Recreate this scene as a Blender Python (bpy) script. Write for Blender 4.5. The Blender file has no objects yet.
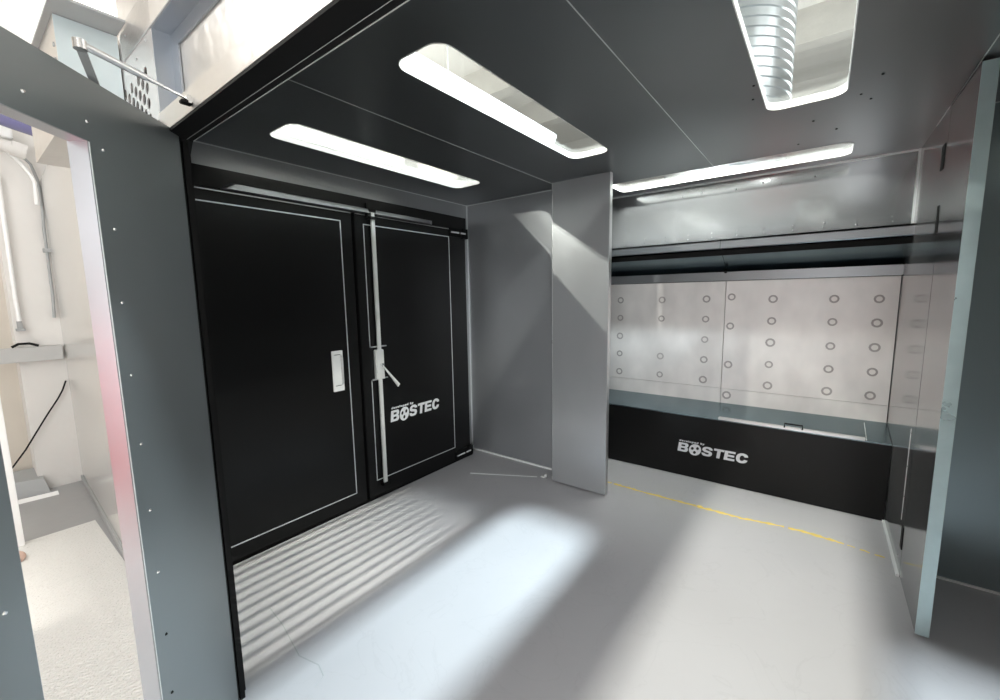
import bpy, bmesh, math, random
from mathutils import Vector, Matrix
random.seed(7)
S = bpy.context.scene
C = S.collection
# ------------------------------------------------------------------ camera
yaw, pitch, roll, F = -0.65210932, 0.12651114, -0.01602436, 421.461965
fw = Vector((math.sin(yaw)*math.cos(pitch), math.cos(yaw)*math.cos(pitch), -math.sin(pitch)))
r0 = fw.cross(Vector((0, 0, 1))).normalized(); u0 = r0.cross(fw)
rr = r0*math.cos(roll)+u0*math.sin(roll); uu = -r0*math.sin(roll)+u0*math.cos(roll)
cam = bpy.data.cameras.new('camera'); cam.sensor_width = 36; cam.lens = F/1000*36; cam.clip_start = .02
co = bpy.data.objects.new('camera', cam); C.objects.link(co)
M = Matrix((rr, uu, -fw)).transposed().to_4x4(); M.translation = Vector((0, 0, 1.6)); co.matrix_world = M
S.camera = co
# ------------------------------------------------------------------ world, exposure
W = bpy.data.worlds.new('world'); S.world = W; W.use_nodes = True
W.node_tree.nodes['Background'].inputs[0].default_value = (.9, .95, 1, 1)
W.node_tree.nodes['Background'].inputs[1].default_value = .3
S.view_settings.view_transform = 'Standard'; S.view_settings.look = 'None'
S.view_settings.gamma = 1; S.view_settings.use_curve_mapping = False
S.view_settings.exposure = 0.35
S.cycles.max_bounces = 10; S.cycles.transparent_max_bounces = 16
S.cycles.sample_clamp_indirect = 6

def area(name, loc, size, sy, power, col, rot=(0, 0, 0), spread=180):
    l = bpy.data.lights.new(name, 'AREA'); l.shape = 'RECTANGLE'; l.size = size; l.size_y = sy
    l.energy = power; l.color = col; l.spread = math.radians(spread)
    o = bpy.data.objects.new(name, l); C.objects.link(o); o.location = loc; o.rotation_euler = rot
    return o
WHITE = (1, .99, .97); COOL = (.86, .93, 1); WARM = (1, .95, .88)
H = 2.496
# lamps of the workshop above the booth (lamp housings are built further down)
area('high_bay_light', (-1.14, 2.75, 4.06), .12, .22, 68, (.82, .92, 1), (math.radians(-13), 0, 0), spread=94)        # pool under the middle opening
area('high_bay_light', (-.11, 1.85, 3.8), .10, .5, 54, WARM, spread=120)           # band under the third opening
area('high_bay_light', (1.15, 2.8, 4.0), .12, .2, 90, COOL, spread=120)            # pool bottom right
area('tube_light', (-3.0, .62, 3.06), .025, .16, 150, WARM, (0, math.radians(-40), 0), spread=150)
area('tube_light', (-.68, 1.3, 3.06), .06, 1.5, 20, WHITE, (0, math.radians(40), 0))
area('tube_light', (-1.05, 3.58, 2.93), .8, .16, 20, WHITE, spread=150)  # added fill to brighten the niche panel, trough and floor
area('tube_light', (-.95, 2.92, 3.08), .8, .06, 42, WHITE, (math.radians(40), 0, 0), spread=120)
area('tube_light', (-2.35, 3.05, 3.55), .012, .4, 125, WARM, spread=150)
area('ceiling_fill', (-.7, 5.6, 2.9), 5, .8, 60, WHITE, (math.pi, 0, 0))  # unseen upward fill added to brighten the workshop ceiling
area('ceiling_fill', (-4.8, 2.7, 3.2), .6, 3.4, 62, WHITE, (math.pi, 0, 0))  # second upward fill, added beside the booth
area('front_fill', (2.3, -4.9, 1.9), 4.4, 3.2, 300, (.95, .98, 1), (math.radians(90), 0, 0))  # soft fill added from the front, stands for no known opening
# area lights added to fill the workshop before and above the booth
area('workshop_fill', (-3.9, -1.6, 4.4), 2.5, .5, 35, WHITE)
area('workshop_fill', (.5, -2.2, 4.4), 2.5, .5, 35, COOL)
area('workshop_fill', (-2.6, 2.2, 4.85), 1.6, 3, 60, WHITE)
area('workshop_fill', (2.6, 3.0, 4.85), 1.6, 3, 60, WHITE)

# ------------------------------------------------------------------ materials
def mat(name, col, rough=.5, metal=0., emit=None, es=0, bump=None, var=None, spec=None, aniso=None):
    m = bpy.data.materials.new(name); m.use_nodes = True; nt = m.node_tree; b = nt.nodes['Principled BSDF']
    b.inputs['Base Color'].default_value = (*col, 1); b.inputs['Roughness'].default_value = rough
    b.inputs['Metallic'].default_value = metal
    if spec is not None: b.inputs['Specular IOR Level'].default_value = spec
    if emit: b.inputs['Emission Color'].default_value = (*emit, 1); b.inputs['Emission Strength'].default_value = es
    tc = nt.nodes.new('ShaderNodeTexCoord')
    if var:      # (scale, amount, roughness amount, stretch)
        sc_, am, ra, st = var
        mp = nt.nodes.new('ShaderNodeMapping'); mp.inputs['Scale'].default_value = st
        n = nt.nodes.new('ShaderNodeTexNoise'); n.inputs['Scale'].default_value = sc_; n.inputs['Detail'].default_value = 3
        nt.links.new(tc.outputs['Object'], mp.inputs[0]); nt.links.new(mp.outputs[0], n.inputs['Vector'])
        mr = nt.nodes.new('ShaderNodeMapRange'); mr.inputs[1].default_value = 0; mr.inputs[2].default_value = 1
        mr.inputs[3].default_value = 1-am; mr.inputs[4].default_value = 1+am
        nt.links.new(n.outputs[0], mr.inputs[0])
        mx = nt.nodes.new('ShaderNodeMix'); mx.data_type = 'RGBA'; mx.blend_type = 'MULTIPLY'; mx.inputs[0].default_value = 1
        mx.inputs[6].default_value = (*col, 1); nt.links.new(mr.outputs[0], mx.inputs[7])
        nt.links.new(mx.outputs[2], b.inputs['Base Color'])
        m2 = nt.nodes.new('ShaderNodeMapRange'); m2.inputs[1].default_value = 0; m2.inputs[2].default_value = 1
        m2.inputs[3].default_value = max(0, rough-ra); m2.inputs[4].default_value = rough+ra
        nt.links.new(n.outputs[0], m2.inputs[0]); nt.links.new(m2.outputs[0], b.inputs['Roughness'])
    if bump:
        sc_, st, dist, stretch = bump
        mp = nt.nodes.new('ShaderNodeMapping'); mp.inputs['Scale'].default_value = stretch
        n = nt.nodes.new('ShaderNodeTexNoise'); n.inputs['Scale'].default_value = sc_; n.inputs['Detail'].default_value = 1.5
        nt.links.new(tc.outputs['Object'], mp.inputs[0]); nt.links.new(mp.outputs[0], n.inputs['Vector'])
        bp = nt.nodes.new('ShaderNodeBump'); bp.inputs['Strength'].default_value = st; bp.inputs['Distance'].default_value = dist
        nt.links.new(n.outputs[0], bp.inputs['Height']); nt.links.new(bp.outputs[0], b.inputs['Normal'])
    return m
ONE = (1, 1, 1)
m_steel = mat('galvanised_steel', (.39, .40, .415), .31, .62, var=(3, .06, .05, ONE), bump=(3, .05, .01, ONE))
m_gloss = mat('glossy_steel', (.33, .335, .34), .14, .75, var=(3, .05, .03, ONE), bump=(2, .03, .01, ONE))
m_wing = mat('brushed_steel', (.47, .48, .49), .32, .6, var=(5, .05, .05, (1, 1, .3)), bump=(25, .06, .002, (1, 1, .05)))
m_edge = mat('folded_steel_edge', (.55, .68, .69), .3, .55, var=(12, .1, .08, ONE))
m_ceil = mat('ceiling_steel', (.19, .20, .205), .3, .8, var=(2, .08, .04, ONE), bump=(2, .04, .01, ONE))
m_leaf = mat('door_leaf_steel', (.27, .295, .30), .33, .75, var=(2, .05, .05, ONE), bump=(2, .06, .02, ONE))
m_reveal = mat('bright_sheet_metal', (.47, .48, .51), .30, .97, var=(4, .06, .05, ONE))
m_front = mat('pale_galvanised_sheet', (.62, .60, .57), .3, .75, var=(5, .06, .06, ONE), bump=(14, .3, .01, ONE))
m_sheet = mat('pale_wall_sheet', (.70, .69, .67), .22, .6, bump=(1.5, .06, .02, ONE))
m_niche = mat('washed_aluminium', (.80, .76, .735), .42, .25, var=(3.5, .32, .14, (1, 1, .6)), bump=(7, .1, .01, ONE))
m_ring = mat('worn_ring', (.42, .385, .37), .5, .2)
m_ringc = mat('washed_disc', (.5, .46, .45), .4, .6)
m_rail = mat('dull_grey_steel', (.26, .27, .28), .35, .8)
m_teal = mat('blue_steel', (.24, .31, .34), .25, 1, var=(3, .1, .05, ONE))
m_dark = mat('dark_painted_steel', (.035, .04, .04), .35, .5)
m_black = mat('satin_black_sheet', (.007, .007, .007), .3, 0, spec=.22)
m_mat = mat('matt_black', (.004, .004, .004), .6, 0, spec=.2)
m_line = mat('bright_seam', (.75, .78, .78), .35, .6)
m_pale = mat('pale_nickel', (.86, .86, .84), .35, .35)
m_chrome = mat('chrome', (.8, .8, .8), .15, 1)
m_alu = mat('satin_aluminium', (.7, .7, .7), .3, .9)
m_white = mat('white_plastic', (.85, .85, .84), .4)
m_seal = mat('white_sealant', (.85, .86, .86), .5)
m_print = mat('white_lettering', (.75, .76, .78), .5)
m_conc = mat('white_painted_concrete', (.72, .70, .67), .8, var=(3, .04, .05, ONE), bump=(12, .3, .01, ONE))
m_beige = mat('beige_plaster', (.62, .57, .50), .85, var=(3, .05, .05, ONE))
m_beam = mat('grey_beam', (.55, .53, .50), .7, var=(3, .15, .05, ONE), bump=(10, .4, .02, ONE))
m_grey = mat('grey_paint', (.35, .36, .36), .5)
m_blue = mat('blue_paint', (.08, .08, .22), .4)
m_pink = mat('pinkish_cloth', (.6, .42, .34), .8)
m_tape = mat('yellow_tape', (.78, .60, .14), .6, var=(20, .25, .1, ONE))
m_duct = mat('spiral_duct', (.72, .76, .80), .28, .9)
m_lamp = mat('lamp_diffuser', (.9, .9, .9), .5, emit=(1, .99, .97), es=3.2)
m_lip = mat('white_acrylic', (.9, .9, .88), .25)
# floors
def floor_mat(name, col, rough, marks=True):
    m = mat(name, col, rough, 0, var=(1.4, .06, .06, ONE), bump=(9, .25, .008, ONE))
    nt = m.node_tree; b = nt.nodes['Principled BSDF']; old = b.inputs['Base Color'].links[0].from_socket
    if marks:   # fine crack lines and trowel marks of the coating
        tc = nt.nodes.new('ShaderNodeTexCoord')
        w = nt.nodes.new('ShaderNodeTexNoise'); w.inputs['Scale'].default_value = 2.3; w.inputs['Detail'].default_value = 8; w.inputs['Distortion'].default_value = 1.2
        nt.links.new(tc.outputs['Object'], w.inputs['Vector'])
        r = nt.nodes.new('ShaderNodeValToRGB'); e = r.color_ramp.elements
        e[0].position = .492; e[0].color = (1, 1, 1, 1); e[1].position = .508; e[1].color = (1, 1, 1, 1)
        k = r.color_ramp.elements.new(.5); k.color = (.95, .95, .95, 1)
        nt.links.new(w.outputs[0], r.inputs[0])
        mx = nt.nodes.new('ShaderNodeMix'); mx.data_type = 'RGBA'; mx.blend_type = 'MULTIPLY'; mx.inputs[0].default_value = 1
        nt.links.new(old, mx.inputs[6]); nt.links.new(r.outputs[0], mx.inputs[7]); nt.links.new(mx.outputs[2], b.inputs['Base Color'])
    return m
m_floor = floor_mat('grey_floor_coating', (.465, .455, .47), .38)
m_wfloor = floor_mat('pale_workshop_floor', (.74, .73, .70), .6)
nt = m_wfloor.node_tree; wv = nt.nodes.new('ShaderNodeTexWave'); wv.inputs['Scale'].default_value = 14; wv.inputs['Distortion'].default_value = 7; wv.inputs['Detail'].default_value = 2; wv.inputs['Detail Scale'].default_value = 2.5
tcw = nt.nodes.new('ShaderNodeTexCoord'); nt.links.new(tcw.outputs['Object'], wv.inputs['Vector'])
bpw = nt.nodes.new('ShaderNodeBump'); bpw.inputs['Strength'].default_value = .5; bpw.inputs['Distance'].default_value = .01; nt.links.new(wv.outputs['Fac'], bpw.inputs['Height'])
nt.links.new(bpw.outputs[0], nt.nodes['Principled BSDF'].inputs['Normal'])
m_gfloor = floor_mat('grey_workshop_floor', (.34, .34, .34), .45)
# thin glass: mixes clear and reflection by fresnel
m_glass = bpy.data.materials.new('clear_glass'); m_glass.use_nodes = True
nt = m_glass.node_tree; nt.nodes.clear()
o_ = nt.nodes.new('ShaderNodeOutputMaterial'); mx = nt.nodes.new('ShaderNodeMixShader'); t_ = nt.nodes.new('ShaderNodeBsdfTransparent')
g_ = nt.nodes.new('ShaderNodeBsdfGlossy'); g_.inputs['Roughness'].default_value = .03; lw = nt.nodes.new('ShaderNodeLayerWeight'); lw.inputs[0].default_value = .5; fr = nt.nodes.new('ShaderNodeMath'); fr.operation = 'POWER'; fr.inputs[1].default_value = 5; nt.links.new(lw.outputs['Facing'], fr.inputs[0])
t_.inputs[0].default_value = (.95, .98, .97, 1)
nt.links.new(fr.outputs[0], mx.inputs[0]); nt.links.new(t_.outputs[0], mx.inputs[1]); nt.links.new(g_.outputs[0], mx.inputs[2]); nt.links.new(mx.outputs[0], o_.inputs[0])

# ------------------------------------------------------------------ helpers
def meshobj(name, me, m, parent=None, mw=None):
    o = bpy.data.objects.new(name, me); C.objects.link(o)
    if m and not me.materials: me.materials.append(m)
    if parent: o.parent = parent
    if mw is not None: o.matrix_local = mw
    return o
class MB:
    def __init__(s): s.bm = bmesh.new()
    def box(s, x0, x1, y0, y1, z0, z1, bev=0):
        r = bmesh.ops.create_cube(s.bm, size=1); vs = r['verts']
        for v in vs:
            v.co = Vector(((x0+x1)/2+v.co.x*abs(x1-x0), (y0+y1)/2+v.co.y*abs(y1-y0), (z0+z1)/2+v.co.z*abs(z1-z0)))
        if bev:
            es = list({e for v in vs for e in v.link_edges})
            bmesh.ops.bevel(s.bm, geom=es, offset=bev, segments=2, affect='EDGES')
        return s
    def hull(s, pts):      # convex solid from points
        vs = [s.bm.verts.new(p) for p in pts]
        bmesh.ops.convex_hull(s.bm, input=vs); return s
    def cyl(s, a, b, r, seg=16, r2=None):
        a = Vector(a); b = Vector(b); d = b-a; r2 = r if r2 is None else r2
        q = d.to_track_quat('Z', 'Y').to_matrix().to_4x4(); q.translation = (a+b)/2
        bmesh.ops.create_cone(s.bm, cap_ends=True, segments=seg, radius1=r, radius2=r2, depth=d.length, matrix=q); return s
    def tube(s, pts, r, seg=10):
        pts = [Vector(p) for p in pts]; rings = []; n = len(pts); up = None
        for i, p in enumerate(pts):
            t = (pts[min(i+1, n-1)]-pts[max(i-1, 0)]).normalized()
            if up is None: up = t.orthogonal().normalized()
            up = (up-t*up.dot(t)).normalized(); w = t.cross(up)
            rings.append([s.bm.verts.new(p+(up*math.cos(2*math.pi*k/seg)+w*math.sin(2*math.pi*k/seg))*r) for k in range(seg)])
        for i in range(n-1):
            for k in range(seg): s.bm.faces.new((rings[i][k], rings[i][(k+1) % seg], rings[i+1][(k+1) % seg], rings[i+1][k]))
        s.bm.faces.new(rings[0][::-1]); s.bm.faces.new(rings[-1]); return s
    def lathe(s, prof, c, seg=24):
        rings = [[s.bm.verts.new((c[0]+r*math.cos(2*math.pi*k/seg), c[1]+r*math.sin(2*math.pi*k/seg), c[2]+z)) for k in range(seg)] for r, z in prof]
        for i in range(len(rings)-1):
            for k in range(seg): s.bm.faces.new((rings[i][k], rings[i][(k+1) % seg], rings[i+1][(k+1) % seg], rings[i+1][k]))
        s.bm.faces.new(rings[0][::-1]); s.bm.faces.new(rings[-1]); return s
    def build(s, name, m, parent=None, smooth=False):
        bmesh.ops.recalc_face_normals(s.bm, faces=s.bm.faces)
        me = bpy.data.meshes.new(name); s.bm.to_mesh(me); s.bm.free()
        if smooth:
            for p in me.polygons: p.use_smooth = True
            me.set_sharp_from_angle(angle=math.radians(40))
        return meshobj(name, me, m, parent)
def box(name, m, b, parent=None, bev=0): return MB().box(*b, bev).build(name, m, parent)
def struct(o): o['kind'] = 'structure'; return o
def tag(o, label, cat, group=None, kind=None):
    o['label'] = label; o['category'] = cat
    if group: o['group'] = group
    if kind: o['kind'] = kind
    return o
def part(o, label): o['label'] = label; return o
def empty(name, loc, label, cat, group=None):
    o = bpy.data.objects.new(name, None); C.objects.link(o); o.location = loc; o.empty_display_size = .1
    return tag(o, label, cat, group)
def under(o, root):        # parent a mesh given in world coordinates to an (unrotated) empty
    o.parent = root; o.matrix_parent_inverse = Matrix.Translation(-root.location); return o
def rrect(x0, x1, y0, y1, r, n=6):
    P = []
    for cx, cy, a in ((x1-r, y1-r, 0), (x0+r, y1-r, 90), (x0+r, y0+r, 180), (x1-r, y0+r, 270)):
        for k in range(n+1):
            t = math.radians(a+90*k/n); P.append((cx+r*math.cos(t), cy+r*math.sin(t)))
    return P
def rect(x0, x1, y0, y1): return [(x0, y0), (x1, y0), (x1, y1), (x0, y1)]
def circ(x, y, r, n=16): return [(x+r*math.cos(2*math.pi*k/n), y+r*math.sin(2*math.pi*k/n)) for k in range(n)]
def plate(name, outer, holes, th, m, mw, parent=None):
    """flat sheet with holes; local x,y outline, thickness th along local z (0..th)"""
    cu = bpy.data.curves.new(name, 'CURVE'); cu.dimensions = '2D'; cu.fill_mode = 'BOTH'; cu.extrude = th/2
    for P in [outer]+list(holes):
        sp = cu.splines.new('POLY'); sp.points.add(len(P)-1); sp.use_cyclic_u = True
        for i, (x, y) in enumerate(P): sp.points[i].co = (x, y, 0, 1)
    t = bpy.data.objects.new('tmp', cu); C.objects.link(t); bpy.context.view_layer.update()
    me = bpy.data.meshes.new_from_object(t.evaluated_get(bpy.context.evaluated_depsgraph_get()))
    bpy.data.objects.remove(t); bpy.data.curves.remove(cu)
    me.materials.clear(); me.transform(mw @ Matrix.Translation((0, 0, th/2)))
    me.name = name
    return meshobj(name, me, m, parent)
I4 = Matrix.Identity(4)
def frame(o, ex, ey, ez):
    m = Matrix((Vector(ex), Vector(ey), Vector(ez))).transposed().to_4x4(); m.translation = Vector(o); return m
XZ = lambda y: frame((0, y, 0), (1, 0, 0), (0, 0, 1), (0, -1, 0))      # local (x,z), thickness towards -Y
YZ = lambda x: frame((x, 0, 0), (0, 1, 0), (0, 0, 1), (1, 0, 0))       # local (y,z), thickness towards +X

# ------------------------------------------------------------------ booth shell
XL, XR, YB, YF = -2.87, 1.51, 3.25, .585
struct(box('floor', m_floor, (XL-.1, XR+.1, .51, 4.25, -.1, 0)))
OPEN = [(-2.49, -2.20, 1.17, 2.70), (-1.385, -1.12, 1.15, 2.65), (-.282, .03, 1.15, 2.615), (.84, 1.13, 1.15, 2.65), (-1.475, .092, 3.435, 3.75)]
struct(plate('ceiling', rect(XL-.1, XR+.1, YF, 4.30), [rrect(a, b, c, d, .07) for a, b, c, d in OPEN], .03, m_ceil, Matrix.Translation((0, 0, H))))
struct(box('wall_left', m_steel, (XL-.06, XL, YF, YB+.06, 0, H)))
struct(box('wall_right', m_steel, (XR, XR+.06, YF, YB+.06, 0, H)))
struct(box('wall_back_left', m_steel, (XL, -1.80, YB, YB+.05, 0, H)))
struct(box('wall_back_right', mat('teal_tinted_steel', (.28, .33, .34), .3, .75, bump=(3, .08, .02, ONE)), (.46, XR, 3.205, 3.255, 0, H)))
struct(box('wall_niche_left', m_steel, (-1.83, -1.80, YB+.05, 4.2, 0, H)))
struct(plate('wall_niche_right', rect(3.085, 4.2, 0, H), [], .02, m_gloss, YZ(.44)))
struct(box('wall_niche_upper', m_gloss, (-1.80, .44, 3.90, 3.93, 1.99, H)))
struct(box('wall_niche_rear', m_dark, (-1.83, .46, 4.2, 4.23, 0, H)))
# seams, beads
n_ = [0]
def trim(b, m=m_line):
    n_[0] += 1; return struct(box('trim_%d' % n_[0], m, b))
for x in (-1.80, -.681, .44): trim((x-.002, x+.002, YF, 3.25 if x < -1 else 3.43, H-.002, H))
trim((XL, XL+.006, YF, YB, H-.006, H)); trim((XL, -1.80, YB-.006, YB, H-.008, H-.001))
trim((XL, XL+.010, YB-.010, YB, 0, H)); trim((XL+.01, -1.79, YB-.014, YB, 0, .012), m_seal)
trim((-1.8, .44, 3.893, 3.9, H-.012, H)); trim((.428, .44, 3.888, 3.9, 2.03, H))
trim((.426, .44, 3.085, 3.80, 0, .014), m_seal); trim((.486, XR, 3.193, 3.205, 0, .010), m_seal)
trim((.4385, .44, 3.200, 3.202, .29, .83), m_alu)
for z0, z1 in ((2.20, 2.325), (1.885, 2.02), (.155, .285)): trim((.4375, .44, 3.115 if z0 > 2 else 3.10, 3.185 if z0 > 2 else 3.15, z0, z1), m_mat)
trim((XL-.0, -1.8, 3.2, 3.203, H-.001, H), m_dark)
trim((.46, 1.5, 3.196, 3.2, H-.004, H))
# ceiling openings: white lip + glass pane
gr = empty('stripe_grille', (-2.345, 1.93, 2.53), 'grille of fine white slats added over the opening nearest the black doors to stripe the floor', 'grille')  # slats added so the lamp above casts stripes on the floor
for k in range(12): under(MB().box(-2.485+k*.0242, -2.478+k*.0242, 1.17, 2.70, 2.527, 2.531).build('slat', m_white), gr)
def opening(i, r, lab):
    a, b, c, d = r
    root = empty('ceiling_window', ((a+b)/2, (c+d)/2, H), lab, 'light opening', None)
    o = plate('frame', rrect(a-.001, b+.001, c-.001, d+.001, .07), [rrect(a+.003, b-.003, c+.003, d-.003, .067)], .034, m_lip, Matrix.Translation((0, 0, H-.002))); under(o, root)
    g = plate('glass_pane', rrect(a+.002, b-.002, c+.002, d-.002, .068), [], .004, m_glass, Matrix.Translation((0, 0, H+.026))); under(g, root)
for i, (r, l) in enumerate(zip(OPEN, ['long glazed opening in the ceiling nearest the black doors', 'long glazed opening in the ceiling between the two ceiling seams', 'long glazed opening in the ceiling showing the ribbed duct', 'long glazed opening in the ceiling outside the view on the right', 'narrow glazed opening in the ceiling running along the back niche'])):
    if i != 3: opening(i, r, l)
    else: opening(i, r, l)

# ------------------------------------------------------------------ black double doors on the left wall
def ztext(name, body, m, mw, size, parent, off=.0, shear=0, space=1.0, th=.0015):
    cu = bpy.data.curves.new(name, 'FONT'); cu.body = body; cu.size = size; cu.offset = off; cu.extrude = th; cu.shear = shear; cu.space_character = space; cu.resolution_u = 4
    t = bpy.data.objects.new('tmp', cu); C.objects.link(t); bpy.context.view_layer.update()
    me = bpy.data.meshes.new_from_object(t.evaluated_get(bpy.context.evaluated_depsgraph_get())); bpy.data.objects.remove(t); bpy.data.curves.remove(cu)
    me.materials.clear(); me.transform(mw); return meshobj(name, me, m, parent)
LET = {  # wide heavy letters on a 1.0 high grid: outline, holes
 'B': ([(0,0),(.85,0),(1.0,.08),(1.06,.22),(1.04,.40),(.92,.52),(1.02,.62),(1.04,.80),(.96,.94),(.82,1),(0,1)], [[(.32,.20),(.68,.20),(.73,.27),(.73,.34),(.68,.41),(.32,.41)], [(.32,.61),(.66,.61),(.71,.68),(.71,.74),(.66,.80),(.32,.80)]]),
 'S': ([(0,.30),(.32,.30),(.38,.22),(.50,.19),(.66,.19),(.74,.25),(.72,.34),(.62,.38),(.25,.44),(.08,.54),(.02,.70),(.08,.86),(.24,.97),(.46,1.02),(.74,1.01),(.94,.93),(1.03,.80),(1.04,.70),(.74,.70),(.68,.78),(.54,.82),(.40,.80),(.34,.74),(.38,.67),(.50,.63),(.82,.57),(1.0,.47),(1.06,.30),(1.0,.12),(.84,.01),(.56,-.02),(.28,0),(.08,.10)], []),
 'T': ([(.34,0),(.66,0),(.66,.78),(1.0,.78),(1.0,1),(0,1),(0,.78),(.34,.78)], []),
 'E': ([(0,0),(1.0,0),(1.0,.22),(.32,.22),(.32,.40),(.92,.40),(.92,.61),(.32,.61),(.32,.79),(.98,.79),(.98,1),(0,1)], []),
 'C': ([(.74,.38),(1.06,.34),(1.0,.16),(.84,.03),(.58,-.03),(.32,0),(.10,.14),(0,.36),(0,.64),(.10,.86),(.32,1),(.58,1.03),(.84,.97),(1.0,.84),(1.06,.68),(.74,.64),(.66,.76),(.52,.80),(.40,.74),(.33,.60),(.33,.40),(.40,.26),(.52,.20),(.66,.25)], []),
}
def logo(name, mw, width, height, parent):
    """BOSTEC with a three-spot disc as its O, and the small line of lettering above"""
    outs = []; x = 0
    allm = []
    adv = {'B': 1.16, 'O': 1.28, 'S': 1.16, 'T': 1.05, 'E': 1.10, 'C': 1.06}
    tot = sum(adv.values()); sx = width/tot; sy = height
    bm = bmesh.new()
    for ch in 'BOSTEC':
        if ch == 'O':
            R = .62; cx, cy = x+.60, .44
            n = 28
            out = [(cx+R*math.cos(2*math.pi*k/n), cy+R*math.sin(2*math.pi*k/n)*1.02) for k in range(n)]
            hs = []
            for a in (40, 160, 270):
                ax = cx+.30*math.cos(math.radians(a)); ay = cy+.30*math.sin(math.radians(a))
                hs.append([(ax+.15*math.cos(2*math.pi*k/10), ay+.17*math.sin(2*math.pi*k/10)) for k in range(10)])
        else:
            out = [(x+a, b) for a, b in LET[ch][0]]; hs = [[(x+a, b) for a, b in h] for h in LET[ch][1]]
        sl = lambda P: [((a+.13*b)*sx, b*sy) for a, b in P]
        o = plate('tmp', sl(out), [sl(h) for h in hs], .002, m_print, mw)
        bm.from_mesh(o.data); bpy.data.objects.remove(o); x += adv[ch]
    me = bpy.data.meshes.new(name); bm.to_mesh(me); bm.free()
    lg = meshobj(name, me, m_print, parent); part(lg, 'white BOSTEC lettering')
    ztext('small_lettering', 'developed by', m_print, mw @ Matrix.Translation((.15*sx, height*1.15, .001)) @ Matrix.Diagonal((1.45, 1, 1, 1)), height*.27, lg, off=height*.010, shear=.1, space=1.2)
    return lg
XD = -2.75
fr_root = empty('door_surround', (XL, 1.87, 0), 'flat black steel surround framing the double doors on the left wall', 'door frame')
m = MB(); m.box(XL, XL+.115, .60, 3.10, 2.226, 2.34); m.box(XL, XL+.10, 3.034, 3.10, .05, 2.226); m.box(XL, XL+.10, .60, .66, 0, 2.226)
under(m.build('surround_panel', m_black), fr_root)
under(MB().box(XL, XL+.115, .66, 3.12, 0, .018).build('sill', m_mat), fr_root)
under(MB().hull([(XD-.005, 1.02, 2.228), (XD-.005, 2.66, 2.228), (XD-.005, 1.08, 2.272), (XD-.005, 2.66, 2.262), (XD+.03, 1.04, 2.230), (XD+.03, 2.60, 2.230), (XD+.02, 1.10, 2.264), (XD+.02, 2.60, 2.256)]).build('head_rail', m_rail), fr_root)
def rect_line(y0, y1, z0, z1, x, w=.007, skip=None):
    m = MB(); t = .0025
    m.box(x, x+t, y0, y1, z0, z0+w); m.box(x, x+t, y0, y1, z1-w, z1)
    m.box(x, x+t, y1-w, y1, z0, z1)
    if skip:
        m.box(x, x+t, y0, y0+w, z0, skip[0]); m.box(x, x+t, y0, y0+w, skip[1], z1)
        m.box(x, x+t, y0-.0, y0+.13, skip[0]-w, skip[0]); m.box(x, x+t, y0, y0+.13, skip[1], skip[1]+w)
    else: m.box(x, x+t, y0, y0+w, z0, z1)
    return m
# left leaf
d1 = empty('black_door', (XD-.03, .66, .02), 'wide black door leaf with a recessed pull handle, left of the pair', 'door')
under(MB().box(XL+.05, XD, .665, 1.855, .022, 2.222, .004).build('panel', m_black), d1)
under(rect_line(.75, 1.766, .118, 2.152, XD).build('inlay_line', m_line), d1)
hd = plate('handle_plate', rrect(1.628, 1.714, .938, 1.232, .006), [rrect(1.642, 1.702, .975, 1.205, .012)], .006, m_white, YZ(XD)); under(hd, d1)
hr = MB(); hr.box(XD+.0005, XD+.002, 1.645, 1.70, .98, 1.20); o = hr.build('handle_recess', m_white, hd)
o = MB().tube([(XD+.004, 1.698, 1.20), (XD+.018, 1.704, 1.18), (XD+.018, 1.704, 1.0), (XD+.004, 1.698, .98)], .004).build('grip_edge', m_alu, hd, True)
under(MB().box(XD, XD+.003, .67, 1.85, 2.212, 2.218).build('top_edge_line', m_line), d1)
# right leaf
d2 = empty('black_door', (XD-.03, 1.88, .02), 'black door leaf with a steel espagnolette rod and white lettering, right of the pair', 'door')
under(MB().box(XL+.05, XD, 1.878, 3.03, .022, 2.222, .004).build('panel', m_black), d2)
under(rect_line(1.950, 2.860, .150, 2.150, XD, skip=(.97, 1.225)).build('inlay_line', m_line), d2)
rod = MB().box(XD+.018, XD+.032, 2.005, 2.035, 1.20, 2.235).box(XD+.018, XD+.032, 2.0, 2.03, .10, .975).build('locking_rod', m_pale, None); under(rod, d2)
part(under(MB().box(XD, XD+.045, 1.985, 2.055, 2.185, 2.205).box(XD, XD+.045, 1.985, 2.055, .10, .125).build('rod_guide', m_mat), d2), 'black rod guides')
part(under(MB().box(XD-.0, XD+.03, 1.99, 2.05, 2.24, 2.262).box(XD, XD+.02, 1.975, 1.99, 2.20, 2.30).build('keeper', m_mat), d2), 'black keeper at the door head')
lb = under(MB().box(XD+.002, XD+.04, 1.978, 2.053, .972, 1.205, .006).build('lock_case', m_pale), d2)
MB().cyl((XD+.035, 2.02, 1.085), (XD+.062, 2.02, 1.085), .014).build('spindle', m_chrome, lb, True).parent = lb
lv = MB().hull([(XD+.055, 2.012, 1.092), (XD+.068, 2.012, 1.092), (XD+.055, 2.022, 1.072), (XD+.068, 2.022, 1.072), (XD+.060, 2.168, .912), (XD+.074, 2.168, .912), (XD+.060, 2.150, .892), (XD+.074, 2.150, .892)]).build('lever', m_pale, None); under(lv, d2)
under(MB().box(XD, XD+.0015, 1.885, 2.86, 2.214, 2.218).build('top_edge_line', m_alu), d2)
for z in (.968, 1.222): under(MB().box(XD+.002, XD+.012, 1.955, 2.10, z, z+.009).build('clamp_bracket', m_alu), d2)
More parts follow.
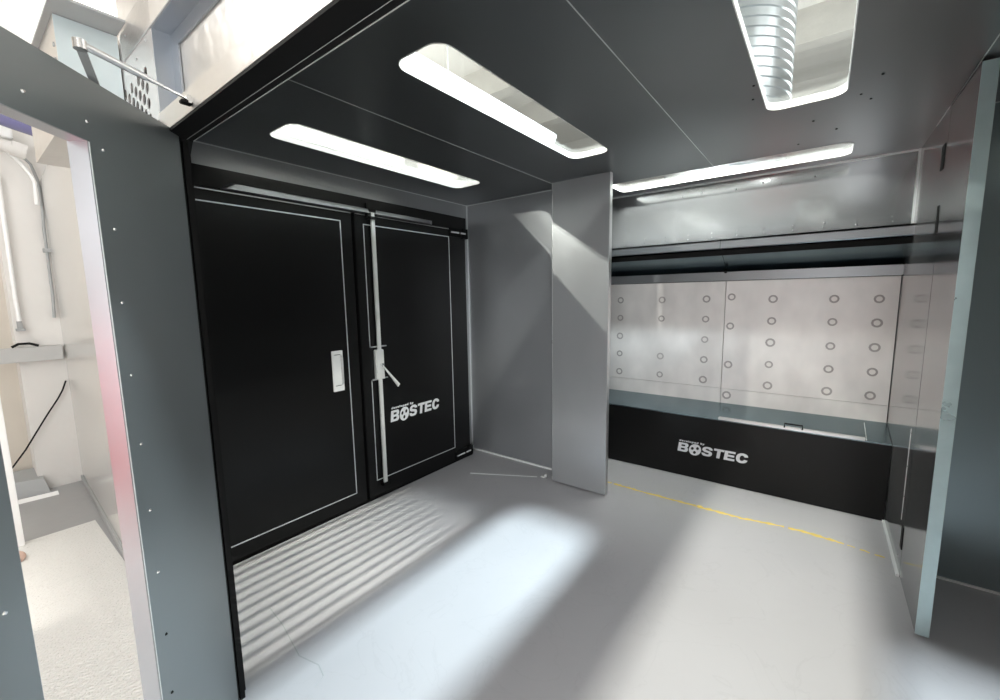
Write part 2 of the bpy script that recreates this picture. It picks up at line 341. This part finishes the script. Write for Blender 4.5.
for z0, zc in ((.02, .068), (2.12, 2.19)):
    h = under(MB().box(XD, XD+.012, 2.86, 3.03, zc-.04, zc+.04).box(XL+.05, XD+.02, 3.035, 3.10, zc-.045, zc+.045).build('hinge', m_mat), d2)
    MB().cyl((XD+.020, 2.86, zc), (XD+.020, 2.97, zc), .010).cyl((XD+.020, 2.99, zc), (XD+.020, 3.06, zc), .010).build('hinge_pin', m_chrome, h, True)
lg = logo('lettering', frame((XD+.0006, 2.112, .592), (0, 1, -.0), (0, 0, 1), (1, 0, 0)), .545, .092, None); 
for o in [lg]: under(o, d2)

# ------------------------------------------------------------------ hinged wings of the niche
w1 = empty('swing_panel', (-1.79, 3.055, 0), 'tall brushed steel swing panel standing left of the back niche', 'panel')
under(MB().box(-1.762, -1.285, 3.03, 3.078, .012, H-.012, .002).build('sheet', m_wing), w1)
under(MB().box(-1.286, -1.2825, 3.031, 3.077, .012, H-.012).build('edge_strip', m_alu), w1)
under(MB().box(-1.766, -1.762, 3.031, 3.077, .012, H-.012).build('edge_strip', m_alu), w1)
for z in (.03, 1.2, 2.40): under(MB().cyl((-1.776, 3.06, z), (-1.776, 3.06, z+.03), .010).build('hinge', m_chrome, None, True), w1)
trim((-1.80, -1.796, 3.078, 3.25, 0, H), m_steel)
w2 = empty('swing_panel', (.462, 3.08, 0), 'tall steel swing panel with a pale teal edge, right of the back niche', 'panel')
under(MB().box(.440, .486, 2.576, 3.08, .012, H-.012, .001).build('sheet', m_gloss), w2)
part(under(MB().box(.4395, .4865, 2.570, 2.5755, .013, H-.013).build('edge_strip', m_edge), w2), 'pale teal folded edge')
sm = MB()
for z in (.072, .256, .434, .614, .806): under(MB().cyl((.437, 3.195, z), (.441, 3.195, z), .006, 10).build('screw', m_chrome, None, True), empty('screw', (.437, 3.195, z), 'small bright screw low on the right side of the niche', 'screw', 'screws low on the right niche wall'))

# ------------------------------------------------------------------ niche: rail, hood, rear panels, trough
rail = tag(MB().box(-1.80, .44, 3.815, 3.90, 2.008, 2.022).box(-1.80, .44, 3.815, 3.83, 1.955, 2.022).box(-1.80, .44, 3.83, 3.9, 1.955, 1.965).build('ledge_rail', m_rail), 'long grey steel ledge rail across the niche under the lit upper wall', 'rail')
trim((-.683, -.679, 3.8135, 3.815, 1.955, 2.022), m_dark)
hood = empty('extraction_hood', (-.68, 4.0, 1.77), 'dark sloping steel hood plate under the ledge rail in the niche', 'hood')
def slope(x0, x1): return MB().hull([(x0, 3.86, 1.955), (x1, 3.86, 1.955), (x0, 3.86, 1.94), (x1, 3.86, 1.94), (x0, 4.19, 1.795), (x1, 4.19, 1.795), (x0, 4.19, 1.78), (x1, 4.19, 1.78)])
under(slope(-1.80, -.683).build('sloping_plate', m_teal), hood); under(slope(-.679, .44).build('sloping_plate', m_teal), hood)
under(MB().box(-1.80, .44, 3.86, 3.872, 1.90, 1.952).build('shadow_gap_strip', m_mat), hood)
under(MB().box(-1.80, .44, 4.12, 4.19, 1.705, 1.779, .004).build('lower_lip', m_rail), hood)
part(under(MB().cyl((-.681, 4.10, 1.79), (-.681, 4.117, 1.775), .012, 10).build('bolt', m_mat), hood), 'black bolt')
cols = [(-1.63, (1.545, 1.378, 1.205, 1.035, .86)), (-1.222, (1.545, 1.378, 1.036, .866)), (-.833, (1.55, 1.38, 1.206, 1.032, .857)),
        (-.633, (1.565, 1.327, 1.005, .745)), (-.328, (1.546, 1.375, 1.205, 1.03, .86)), (.070, (1.543, 1.376, 1.199, 1.028, .861)), (.330, (1.541, 1.375, 1.203, 1.029, .859))]
def ring_bm(x, z, r):
    m = MB(); n = 22
    for r_in, r_out, d in ((r*.60, r, .003),):
        prof = [(r_in, 0), (r_in, .002), ((r_in+r_out)/2, .003), (r_out, .002), (r_out, 0)]
        rings = [[m.bm.verts.new((x+pr*math.cos(2*math.pi*k/n)*(1+.03*math.sin(3*k)), 4.165-pd, z+pr*math.sin(2*math.pi*k/n))) for k in range(n)] for pr, pd in prof]
        for i in range(len(prof)-1):
            for k in range(n): m.bm.faces.new((rings[i][k], rings[i][(k+1) % n], rings[i+1][(k+1) % n], rings[i+1][k]))
    return m
for x0, x1, lab in ((-1.80, -.6835, 'washed pale metal rear panel of the niche, left of its middle seam'), (-.6785, .436, 'washed pale metal rear panel of the niche, right of its middle seam')):
    e = empty('rear_panel', ((x0+x1)/2, 4.17, .6), lab, 'panel')
    under(MB().box(x0, x1, 4.165, 4.195, .748, 1.70).build('sheet', m_niche), e)
    under(MB().box(x0, x1, 4.164, 4.195, .60, .7455).build('lower_sheet', m_niche), e)
    for cx, zs in cols:
        if not (x0 < cx < x1): continue
        for z in zs:
            zz = 1.6+(z-1.6)*1.064; r = random.uniform(.030, .036)
            if zz < .74: zz = .69
            o = under(ring_bm(cx, zz, r).build('ring_mark', m_ring, None, True), e)
bench = empty('front_trough', (-.68, 3.8, 0), 'long low black trough with white lettering across the niche floor', 'trough')
under(MB().box(-1.80, .437, 3.80, 3.83, .004, .548, .002).build('front_panel', m_black), bench)
part(under(MB().hull([(-1.80, 3.803, .548), (.437, 3.803, .548), (-1.80, 3.803, .556), (.437, 3.803, .556), (-1.80, 4.164, .612), (.437, 4.164, .618), (-1.80, 4.164, .60), (.437, 4.164, .60)]).build('top_sheet', m_teal), bench), 'blue grey steel top sheet')
part(under(MB().box(-.63, .30, 3.798, 3.835, .556, .574, .002).build('lid_strip', m_alu), bench), 'bright lid edge strip')
part(under(MB().tube([(-.172, 3.815, .57), (-.172, 3.79, .575), (-.172, 3.79, .603), (-.06, 3.79, .603), (-.06, 3.79, .575), (-.06, 3.815, .57)], .006).build('handle', m_mat, None, True), bench), 'small black bow handle')
under(MB().hull([(.305, 3.806, .558), (.309, 3.806, .558), (.305, 4.10, .61), (.309, 4.10, .61), (.305, 3.806, .562), (.309, 3.806, .562), (.305, 4.10, .615), (.309, 4.10, .615)]).build('seam_line', m_line), bench)
under(logo('lettering', frame((-.940, 3.7994, .222), (1, 0, 0), (0, 0, 1), (0, -1, 0)), .535, .080, None), bench)
# screws of the upper niche wall: pairs above the rail
for k in range(11):
    x = -1.497+.1835*k
    for z in (2.055, 2.088):
        o = MB().cyl((x+random.uniform(-.004, .004), 3.901, z), (x, 3.894, z), .0065, 10, .004).build('screw', m_chrome, None, True)
        tag(o, 'small bright screw in the paired row just above the ledge rail', 'screw', 'screw pairs above the ledge rail')
for x, z in ((-1.0, 2.43), (-.85, 2.44), (-.6, 2.43), (-.42, 2.45), (-.3, 2.42), (-.1, 2.44)):
    o = MB().cyl((x, 3.902, z-.02), (x, 3.896, z-.02), .006, 8).build('rivet', m_grey, None, True); tag(o, 'dark rivet along the top of the lit niche wall', 'rivet', 'rivets at the top of the niche wall')
for x, y in ((-.30, 2.25), (.08, 2.66), (.14, 2.48), (-.1, 2.9), (.0, 3.12), (-.18, 3.28), (.12, 2.75), (-.32, 2.4)):
    o = MB().cyl((x, y, H-.003), (x, y, H+.001), .005, 8).build('rivet', m_mat, None, True); tag(o, 'dark rivet in the ceiling around the duct opening', 'rivet', 'rivets in the ceiling')
# yellow tape residue on the floor
def tape():
    m = MB(); P = [(-1.80, 3.31), (-1.372, 3.299), (-1.23, 3.292), (-1.092, 3.29), (-.86, 3.29), (-.638, 3.288), (-.50, 3.29), (-.372, 3.287), (-.2, 3.318), (-.023, 3.335), (.12, 3.32), (.236, 3.303), (.419, 3.262)]
    pts = []; 
    for i in range(len(P)-1):
        for k in range(8):
            t = k/8; pts.append((P[i][0]*(1-t)+P[i+1][0]*t, P[i][1]*(1-t)+P[i+1][1]*t))
    prev = None
    for i, (x, y) in enumerate(pts):
        w = random.uniform(.008, .021)*(1 if x < .15 else .5); c = random.uniform(-.005, .005); z = random.uniform(.002, .005)
        row = [m.bm.verts.new((x, y+c-w, .0004)), m.bm.verts.new((x, y+c, z)), m.bm.verts.new((x, y+c+w, .0004))]
        if prev and not (i % 29 == 11 or (x > .2 and i % 3 == 0)):
            for k in (0, 1): m.bm.faces.new((prev[k], prev[k+1], row[k+1], row[k]))
        prev = row
    return m
tag(tape().build('yellow_tape', m_tape, None, True), 'torn yellow adhesive tape line stuck across the floor before the niche', 'tape')
b = MB(); bmesh.ops.create_icosphere(b.bm, subdivisions=3, radius=.022)
for v in b.bm.verts: v.co = Vector((v.co.x*1.1-.638, v.co.y*.8+3.285, max(0, v.co.z*.45+.003)+.001*math.sin(v.co.x*400)))
tag(b.build('tape_wad', m_tape, None, True), 'small crumpled yellow wad lying on the tape line', 'tape')
o = MB().hull([(-2.46, 2.745, 0), (-2.475, 2.765, 0), (-1.925, 3.03, 0), (-1.93, 3.045, 0), (-2.46, 2.75, .002), (-1.93, 3.037, .002)]).build('floor_scrape', m_seal); tag(o, 'pale scrape line on the floor left of the swing panel', 'mark')
tag(MB().box(-1.90, -1.85, 3.055, 3.075, 0, .006).box(-1.862, -1.85, 3.055, 3.08, 0, .03).build('floor_bracket', m_white), 'tiny white bracket at the foot of the left swing panel', 'bracket')
cr = MB()
P = [(-2.20, .86), (-2.03, .844), (-1.786, .80), (-1.669, .827), (-1.60, .81), (-1.58, .76)]
for a, b_ in zip(P, P[1:]): cr.hull([(a[0], a[1], 0), (a[0], a[1]+.005, 0), (b_[0], b_[1], 0), (b_[0], b_[1]+.005, 0), (a[0], a[1], .0008), (b_[0], b_[1], .0008)])
tag(cr.build('floor_crack', m_grey), 'thin hairline crack in the floor near the front opening', 'crack')

# ------------------------------------------------------------------ booth front (outside face), header, jambs
YO = .51
holes = [rect(-1.80, .44, -.5, 2.152)]
# front wall lower/left part with perforated field, recess band above the opening
outer = [(-2.96, .001), (-1.80, .001), (-1.80, 2.61), (-2.96, 2.61)]
perf = []
for i in range(15):
    for j in range(8):
        x = -1.905-i*.043; z = 2.383-j*.05-(.025 if i % 2 else 0)
        if z > 2.05: perf.append(circ(x, z, .0185, 12))
struct(plate('wall_front_left', outer, perf, .004, m_sheet, XZ(YO+.004)))
struct(box('wall_front_core', m_mat, (-2.96, -1.84, .535, .583, .001, 2.5)))
struct(box('wall_front_upper', m_front, (-2.15, 1.6, YO, YO+.05, 2.49, 3.3)))
struct(box('wall_front_right', m_front, (.44, 1.6, YO, YO+.07, 0, 2.49)))
struct(MB().hull([(x, y+d, z) for x, y in ((-2.96, .51), (-5.27, .602)) for d in (0, .05) for z in (.001, 2.61)]).build('wall_front_far', m_sheet))
struct(MB().hull([(x, y+d, z) for x, y in ((-2.96, .51), (-5.26, .60)) for d in (0, -.012) for z in (.001, .05)]).build('trim_kick', m_grey))
hdr = empty('front_header', (-.68, YO, 2.2), 'pale steel header beam with recessed panel over the booth opening', 'header')
under(MB().box(-1.80, .44, YO-.004, YO+.02, 2.157, 2.222).build('face_strip', m_front), hdr)
under(MB().box(-1.80, .44, YO+.058, YO+.066, 2.222, 2.49).build('recessed_panel', m_front), hdr)
cch = under(MB().box(-1.80, -1.797, YO, YO+.06, 2.222, 2.49).box(-1.797, -1.74, YO+.051, YO+.056, 2.222, 2.4395).box(-1.800, .44, YO, YO+.06, 2.486, 2.489).box(-1.797, .44, YO+.052, YO+.057, 2.44, 2.486).build('channel_frame', mat('galvanised_channel', (.42, .45, .49), .3, .8)), hdr)
part(cch, 'blue grey steel channel around the recess')
part(under(MB().box(-1.80, .44, YO-.0035, YF, 2.148, 2.156).box(-1.80, .44, YO+.02, YF, 2.156, 2.222).hull([(-1.80, YO+.02, 2.156), (-1.80, YF, 2.156), (-1.80, YO+.02, 2.11), (-1.80, YF, 2.11), (-1.755, YO+.02, 2.156), (-1.755, YF, 2.156)]).build('soffit', m_mat), hdr), 'matt black soffit')
under(MB().box(-1.76, .44, YF-.001, YF+.0005, 2.146, 2.148).build('gasket_line', m_line), hdr)
under(MB().box(-1.76, .44, YF-.020, YF-.0185, 2.1475, 2.148).build('gasket_line', m_grey), hdr)
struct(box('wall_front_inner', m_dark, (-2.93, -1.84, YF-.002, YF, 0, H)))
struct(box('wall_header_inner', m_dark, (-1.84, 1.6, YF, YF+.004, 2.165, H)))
jb = tag(MB().box(-1.84, -1.80, YO-.02, YF, 0, 2.2).box(-1.80, -1.765, .553, .570, 0, 2.147).build('door_jamb', m_mat), 'narrow matt black jamb between the open leaf and the black doors', 'door frame')
tag(MB().box(.44, .48, YO+.0, YF, 0, 2.155).build('door_jamb', m_mat), 'matt black jamb on the right of the booth opening, out of view', 'door frame')
# open leaf
A = math.radians(136.4); ds = Vector((math.sin(A), math.cos(A), 0)); nn = Vector((.7242, .6896, 0))
LO = Vector((-1.74, .53, 0))
leafm = frame(LO-nn*.045, ds, (0, 0, 1), -ds.cross(Vector((0, 0, 1))) if (ds.cross(Vector((0, 0, 1)))).dot(nn) < 0 else ds.cross(Vector((0, 0, 1))))
leaf = empty('open_door', LO, 'open grey steel door leaf with a tall cut-out, at the left edge', 'door')
def inleaf(o): return under(o, leaf)
WS0, WS1 = .366, .679
inleaf(plate('leaf_sheet', rect(-.013, 1.02, .012, 2.160), [rrect(WS0, WS1, .16, 2.003, .004, 2)], .045, m_leaf, leafm))
def lbox(s0, s1, n0, n1, z0, z1): # box in leaf coordinates (n measured behind the visible face, positive away)
    P = []
    for s_ in (s0, s1):
        for n in (n0, n1):
            for z in (z0, z1): P.append(LO+ds*s_-nn*n+Vector((0, 0, z)))
    return MB().hull(P)
part(inleaf(lbox(WS0-.0005, WS0+.002, .001, .047, .16, 2.003).build('reveal_sheet', m_reveal)), 'bright metal lining of the cut-out')
inleaf(lbox(WS0, WS1, .001, .047, 2.001, 2.0045).build('reveal_sheet', m_reveal))
inleaf(lbox(WS1-.002, WS1+.0005, .001, .047, .16, 2.003).build('reveal_sheet', m_reveal))
inleaf(lbox(WS0-.003, WS0-.0005, -.0015, .0, .16, 2.001).build('edge_line', m_line))
part(inleaf(lbox(-.024, -.013, .002, .043, .003, 2.158).build('edge_gasket', m_mat)), 'black rubber edge gasket')
for s_, z in ((.521, 2.049), (.362, 2.05), (.321, 1.995), (.317, 1.795), (.323, 1.599), (.323, 1.399), (.32, 1.199), (.318, .999), (.318, .804), (.317, .6), (.323, .408), (.722, .997)):
    p = LO+ds*s_; inleaf(MB().cyl((p.x, p.y, z), (p.x+nn.x*.003, p.y+nn.y*.003, z), .0045, 10, .003).build('screw', m_chrome if z > .7 else m_mat, None, True))
# door closer
cl = empty('door_closer', (-1.57, .30, 2.16), 'folding steel door closer arm between the open leaf and header', 'door closer')
a0 = Vector((-1.575, .312, 2.165)); a1 = Vector((-1.428, .262, 2.205)); a2 = Vector((-1.508, .50, 2.183))
def flat_bar(p, q, w, t, nrm):
    d = (q-p).normalized(); s_ = d.cross(Vector(nrm)).normalized(); n = s_.cross(d)
    P = []
    for e in (p, q):
        for a in (-1, 1):
            for b_ in (-1, 1): P.append(e+s_*w/2*a+n*t/2*b_)
    return MB().hull(P)
under(flat_bar(a0, a1-Vector((0, 0, .006)), .018, .005, (0, 0, 1)).build('main_arm', m_grey), cl)
mid = a1.lerp(a2, .55)
under(MB().cyl(a1, mid, .0085, 14, .0085).cyl(mid, a1.lerp(a2, .72), .006, 12, .0045).build('tube_arm', m_alu, None, True), cl)
under(MB().cyl(a1.lerp(a2, .70), a2, .0038, 12).build('adjusting_rod', m_chrome, None, True), cl)
under(MB().cyl(a1-Vector((0, 0, .013)), a1+Vector((0, 0, .008)), .013, 18).build('elbow_pivot', m_chrome, None, True), cl)
under(MB().box(-1.521, -1.496, .492, .506, 2.168, 2.194, .003).build('shoe', m_chrome), cl)
part(under(MB().box(-1.520, -1.497, .478, .506, 2.168, 2.178, .002).build('shoe_pad', m_mat), cl), 'black pad')
cb = a0-nn*.02
under(lbox(.14, .34, .046, .09, 2.10, 2.155).build('closer_body', m_alu), cl)
under(MB().cyl((a0.x, a0.y, 2.12), (a0.x, a0.y, 2.17), .008).build('spindle', m_chrome, None, True), cl)
tag(MB().box(-1.775, -1.765, YO-.008, YO-.004, 2.150, 2.172).build('door_stop', m_mat), 'tiny black stop at the left end of the header strip', 'stop')
# overhanging control box on the outside front
bx = empty('plenum_box', (-2.5, .42, 2.2), 'blue grey sheet metal box with overhanging lid above the open door', 'box')
under(MB().box(-2.95, -2.171, .337, .506, 2.25, 2.59).build('body', m_front), bx)
part(under(MB().box(-3.0, -2.045, .318, .506, 2.591, 2.598).build('lid', m_grey), bx), 'grey overhanging lid')
under(MB().box(-2.171, -2.1695, .337, .506, 2.25, 2.589).build('side_cover', mat('ice_blue_steel', (.62, .70, .72), .35, .5)), bx)
for z in (2.45, 2.5, 2.40): under(MB().cyl((-2.20, .337, z), (-2.20, .333, z), .008, 10).build('bolt', m_grey, None, True), bx)
for x, z in ((-1.86, 2.47), (-1.98, 2.45), (-2.08, 2.56)): tag(MB().cyl((x, YO+.001, z), (x, YO-.003, z), .004, 10).build('rivet', m_grey, None, True), 'small rivet on the pale front panel above the vent holes', 'rivet', 'rivets on the pale front panel')
trim((-3.5, 1.6, YO-.003, YO, 2.488, 2.492), m_grey)

# ------------------------------------------------------------------ workshop around the booth
struct(box('floor_workshop', m_wfloor, (-4.2, 6, -5, .51, -.1, -.0)))
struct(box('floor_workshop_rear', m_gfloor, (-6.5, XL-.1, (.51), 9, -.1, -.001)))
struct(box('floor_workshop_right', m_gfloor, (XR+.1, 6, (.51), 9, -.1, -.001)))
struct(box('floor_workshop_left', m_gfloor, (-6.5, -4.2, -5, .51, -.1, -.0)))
struct(box('wall_workshop_left', m_beige, (-6.6, -5.55, -5, 9, 0, 5)))
struct(box('wall_pilaster', m_conc, (-5.55, -5.26, .33, .90, 0, 5)))
struct(box('wall_workshop_back', m_conc, (-6.6, 6, 8.9, 9, 0, 5)))
struct(box('wall_workshop_right', m_conc, (6, 6.1, -5, 9, 0, 5)))
struct(box('wall_workshop_front', m_conc, (-6.6, 6, -5.1, -5, 0, 5)))
struct(box('ceiling_workshop', m_conc, (-6.6, 6.1, -5.1, 9.1, 5, 5.1)))
for i, y in enumerate((.9, 2.2, 3.5, 5.3, 6.7)):
    tag(box('roof_beam', m_beam, (-6, 6, y, y+.22, 4.6, 5)), 'concrete roof beam crossing above the booth, seen through the glazing', 'beam', 'roof beams over the booth')
struct(box('trim_roof_platform', m_grey, (-3.9, -2.95, .6, 3.6, 2.62, 2.69)))
tag(box('pale_duct', m_white, (-3.75, -3.35, .7, 2.9, 2.691, 3.35), None, .01), 'pale square duct on the roof, seen through the opening nearest the doors', 'duct')
tag(box('tan_carton', m_beige, (-3.6, -3.2, 2.95, 3.5, 2.691, 3.1), None, .01), 'tan box on the roof at the far end of the pale duct', 'box')
# spiral duct standing behind the third opening
prof = []; z = H+.031
while z < 4.9:
    prof += [(.50, z), (.50, z+.055), (.512, z+.062), (.512, z+.070)]; z += .075
dct = tag(MB().lathe(prof, (-.835, 4.6, 0), 56).build('spiral_duct', m_duct, None, True), 'upright ribbed spiral duct seen through the third ceiling opening', 'duct')
# lamp fixtures
def fixture(x, y, z, L, w, along='Y', lab='', tilt=0):
    r = empty('strip_lamp', (x, y, z), lab, 'lamp')
    b = (x-w/2, x+w/2, y-L/2, y+L/2) if along == 'Y' else (x-L/2, x+L/2, y-w/2, y+w/2)
    under(box('housing', m_white, (*b, z+.03, z+.07), None, .004), r)
    under(MB().cyl((x, y, z+.07), (x, y, 5), .004, 8).build('suspension_wire', m_grey), r)
    under(box('diffuser', m_lamp, (b[0]+.01, b[1]-.01, b[2]+.01, b[3]-.01, z+.012, z+.03), None, .004), r)
    return r
fixture(-1.935, 2.05, 2.80, 2.1, .34, 'Y', 'white strip lamp glowing above the opening between the ceiling seams')
fixture(-3.0, .62, 3.065, .5, .07, 'Y', 'white strip lamp glowing above the opening nearest the black doors')
fixture(-1.05, 3.58, 2.935, .9, .18, 'X', 'broad white strip lamp added close above the opening to brighten the niche')
fixture(-2.35, 3.05, 3.555, .5, .06, 'Y', 'short strip lamp high above the opening nearest the black doors')
fixture(-.95, 2.92, 3.085, .9, .07, 'X', 'short white strip lamp hanging above the roof in front of the niche opening')
for x, y, z, l in ((-1.14, 2.75, 4.09, 'round high bay lamp hanging over the middle of the booth roof'), (-.11, 1.85, 3.83, 'round high bay lamp hanging over the third ceiling opening'), (1.15, 2.8, 4.03, 'round high bay lamp hanging over the right of the booth roof')):
    r = empty('high_bay_lamp', (x, y, z), l, 'lamp')
    under(MB().lathe([(.02, .3), (.10, .25), (.12, .12), (.20, .01), (.20, .0), (.19, 0), (.17, .02), (.08, .10), (.02, .1)][::-1], (x, y, z), 24).build('shade', m_alu, None, True), r)
    under(MB().cyl((x, y, z+.28), (x, y, 5), .008).build('cord', m_grey), r)
r = tag(MB().lathe([(.01, -.04), (.16, -.03), (.19, 0)], (-.2, 5.0, 4.98), 24).build('round_ceiling_lamp', m_lamp, None, True), 'flat round lamp on the workshop roof seen beside the duct', 'lamp')
# left side of the workshop, seen through the cut-out of the open leaf
tag(MB().tube([(-5.22, .565, 1.48), (-5.22, .575, 1.65), (-5.22, .582, 2.22), (-5.22, .590, 2.375), (-5.22, .592, 2.54), (-5.22, .585, 2.62), (-5.22, .56, 2.73), (-5.22, .496, 2.815), (-5.22, .40, 2.845), (-5.22, .1, 2.86)], .010).build('conduit', m_grey, None, True), 'dark bent conduit running down the pale pilaster', 'pipe')
tag(MB().tube([(-5.15, .555, 2.40), (-5.15, .56, 2.58), (-5.15, .545, 2.63), (-5.15, .50, 2.71), (-5.15, .43, 2.80), (-5.15, .37, 2.84), (-5.15, .1, 2.90)], .013).build('conduit', m_white, None, True), 'white bent conduit curving down in front of the dark conduit', 'pipe')
tag(MB().tube([(-5.22, .365, 1.46), (-5.22, .362, 1.66), (-5.22, .372, 2.6)], .014).build('conduit', m_white, None, True), 'straight white conduit on the left edge of the pale pilaster', 'pipe')
tag(MB().box(-5.26, -5.20, .56, .62, 2.03, 2.06).cyl((-5.21, .62, 2.045), (-5.21, .67, 2.045), .012, 10).build('pipe_clamp', m_grey), 'grey clamp holding the dark conduit', 'clamp')
tag(MB().box(-5.26, -5.23, .35, .38, 1.40, 1.46).box(-5.26, -5.20, .34, .39, 1.38, 1.40).build('wall_hook', m_grey), 'small dark hook at the foot of the straight white conduit', 'hook')
tag(MB().box(-5.255, -5.19, .02, .585, 1.125, 1.245, .004).build('cable_tray', mat('light_grey_metal', (.50, .50, .49), .4, .3)), 'grey metal tray running level along the pale pilaster', 'tray')
tag(MB().tube([(-5.215, .30, 1.252), (-5.215, .34, 1.275), (-5.215, .40, 1.275), (-5.215, .45, 1.252)], .01).build('cable_loop', m_mat, None, True), 'short dark cable loop lying on the grey tray', 'cable')
tag(MB().tube([(-5.225, .579, .93), (-5.22, .55, .85), (-5.22, .515, .782), (-5.22, .443, .665), (-5.22, .354, .51), (-5.22, .286, .39), (-5.22, .203, .27), (-5.2, .10, .16)], .006).build('hanging_cable', m_mat, None, True), 'thin black cable hanging diagonally across the pale pilaster', 'cable')
tag(MB().cyl((-5.08, .42, 3.0), (-4.5, .582, 2.80), .042, 20).build('blue_pipe', m_blue, None, True), 'thick dark blue pipe high on the left wall', 'pipe')
tag(MB().box(-5.23, -5.15, .385, .48, 2.89, 2.995, .008).build('junction_box', m_white), 'pale junction box in front of the blue pipe', 'box')
tag(MB().cyl((-5.06, -.3, 2.93), (-5.06, .45, 2.80), .045, 20).cyl((-5.06, .45, 2.80), (-5.06, .53, 2.78), .055, 20).build('grey_duct', m_conc, None, True), 'pale round pipe with a collar below the blue pipe', 'pipe')
tag(MB().hull([(-5.55, .05, 0), (-5.50, .385, 0), (-5.22, .05, 0), (-5.14, .385, 0), (-5.5, .08, .16), (-5.47, .36, .16), (-5.25, .08, .14), (-5.2, .36, .12)]).build('folded_mat', m_grey), 'folded grey sheet lying on the floor against the wall', 'mat')
tag(MB().hull([(-5.14, .02, 0), (-5.10, .42, 0), (-5.06, .02, 0), (-5.03, .42, 0), (-5.12, .02, .02), (-5.08, .42, .02)]).build('board_strip', m_white), 'pale board strip on the floor before the folded sheet', 'board')
tag(MB().box(-4.20, -4.14, .09, .158, 0, 1.25, .003).build('white_post', m_white), 'white upright post seen past the far stile of the open leaf', 'post')
b = MB(); bmesh.ops.create_icosphere(b.bm, subdivisions=3, radius=.05)
for v in b.bm.verts: v.co = Vector((v.co.x*1.2-3.93, v.co.y*.75+.11, max(0, v.co.z*.7+.02)+.004*math.sin(v.co.x*90)))
tag(b.build('cloth_lump', m_pink, None, True), 'small pinkish rag on the pale floor near the white post', 'rag')

# red tool cabinet behind the camera (mirrored in the lining of the open leaf)
DX = -1.2
rc = empty('tool_cabinet', (.1+DX, -2.5, 0), 'red tool cabinet behind the viewpoint, mirrored pink in the open leaf lining', 'cabinet')
m_red = mat('red_paint', (.75, .05, .06), .4)
under(MB().box(-.35+DX, .55+DX, -2.9, -2.4, .08, 1.35, .01).build('body', m_red), rc)
for k in range(4):
    dr = under(MB().box(-.33+DX, .53+DX, -2.4, -2.385, .12+k*.30, .40+k*.30, .004).build('drawer', m_red), rc)
    MB().box(-.1+DX, .3+DX, -2.383, -2.36, .34+k*.30, .36+k*.30, .004).build('pull', m_alu, dr)
for x in (-.28+DX, .48+DX):
    for y in (-2.85, -2.47): under(MB().cyl((x-.015, y, .04), (x+.015, y, .04), .04).build('caster', m_mat, None, True), rc)

# unseen housings and backing added around the fill lights, outside the frame
for x, y, z, L, lab in ((-3.9, -1.6, 4.4, 2.5, 'unseen long strip lamp added over the workshop floor left of the viewpoint'), (.5, -2.2, 4.4, 2.5, 'unseen long strip lamp added over the workshop floor behind the viewpoint')):
    fixture(x, y, z+.004, L, .5, 'X', lab)
struct(box('fill_backing', m_lip, (.05, 4.55, -4.99, -4.95, .25, 3.55)))  # invented white panel backing the front fill light
for k in range(5): trim((.05+k*1.1, .12+k*1.1, -4.95, -4.92, .25, 3.55), m_grey)  # bars added across that invented panel
for x0, x1, y0, y1, z, lab in ((-3.2, 1.8, 5.2, 6.0, 2.88, 'unseen trough on stands added under the ceiling fill behind the booth'), (-5.15, -4.45, .9, 4.5, 3.18, 'unseen trough on stands added under the ceiling fill beside the booth')):
    e = empty('fill_trough', ((x0+x1)/2, (y0+y1)/2, 0), lab, 'lamp')  # trough and stands invented to carry the upward fill
    under(MB().box(x0, x1, y0, y1, z-.05, z-.03).box(x0, x1, y0-.01, y0, z-.05, z).box(x0, x1, y1, y1+.01, z-.05, z).build('trough', m_white), e)
    for x in (x0+.1, x1-.1): under(MB().cyl((x, (y0+y1)/2, 0), (x, (y0+y1)/2, z-.05), .03).build('stand', m_grey), e)
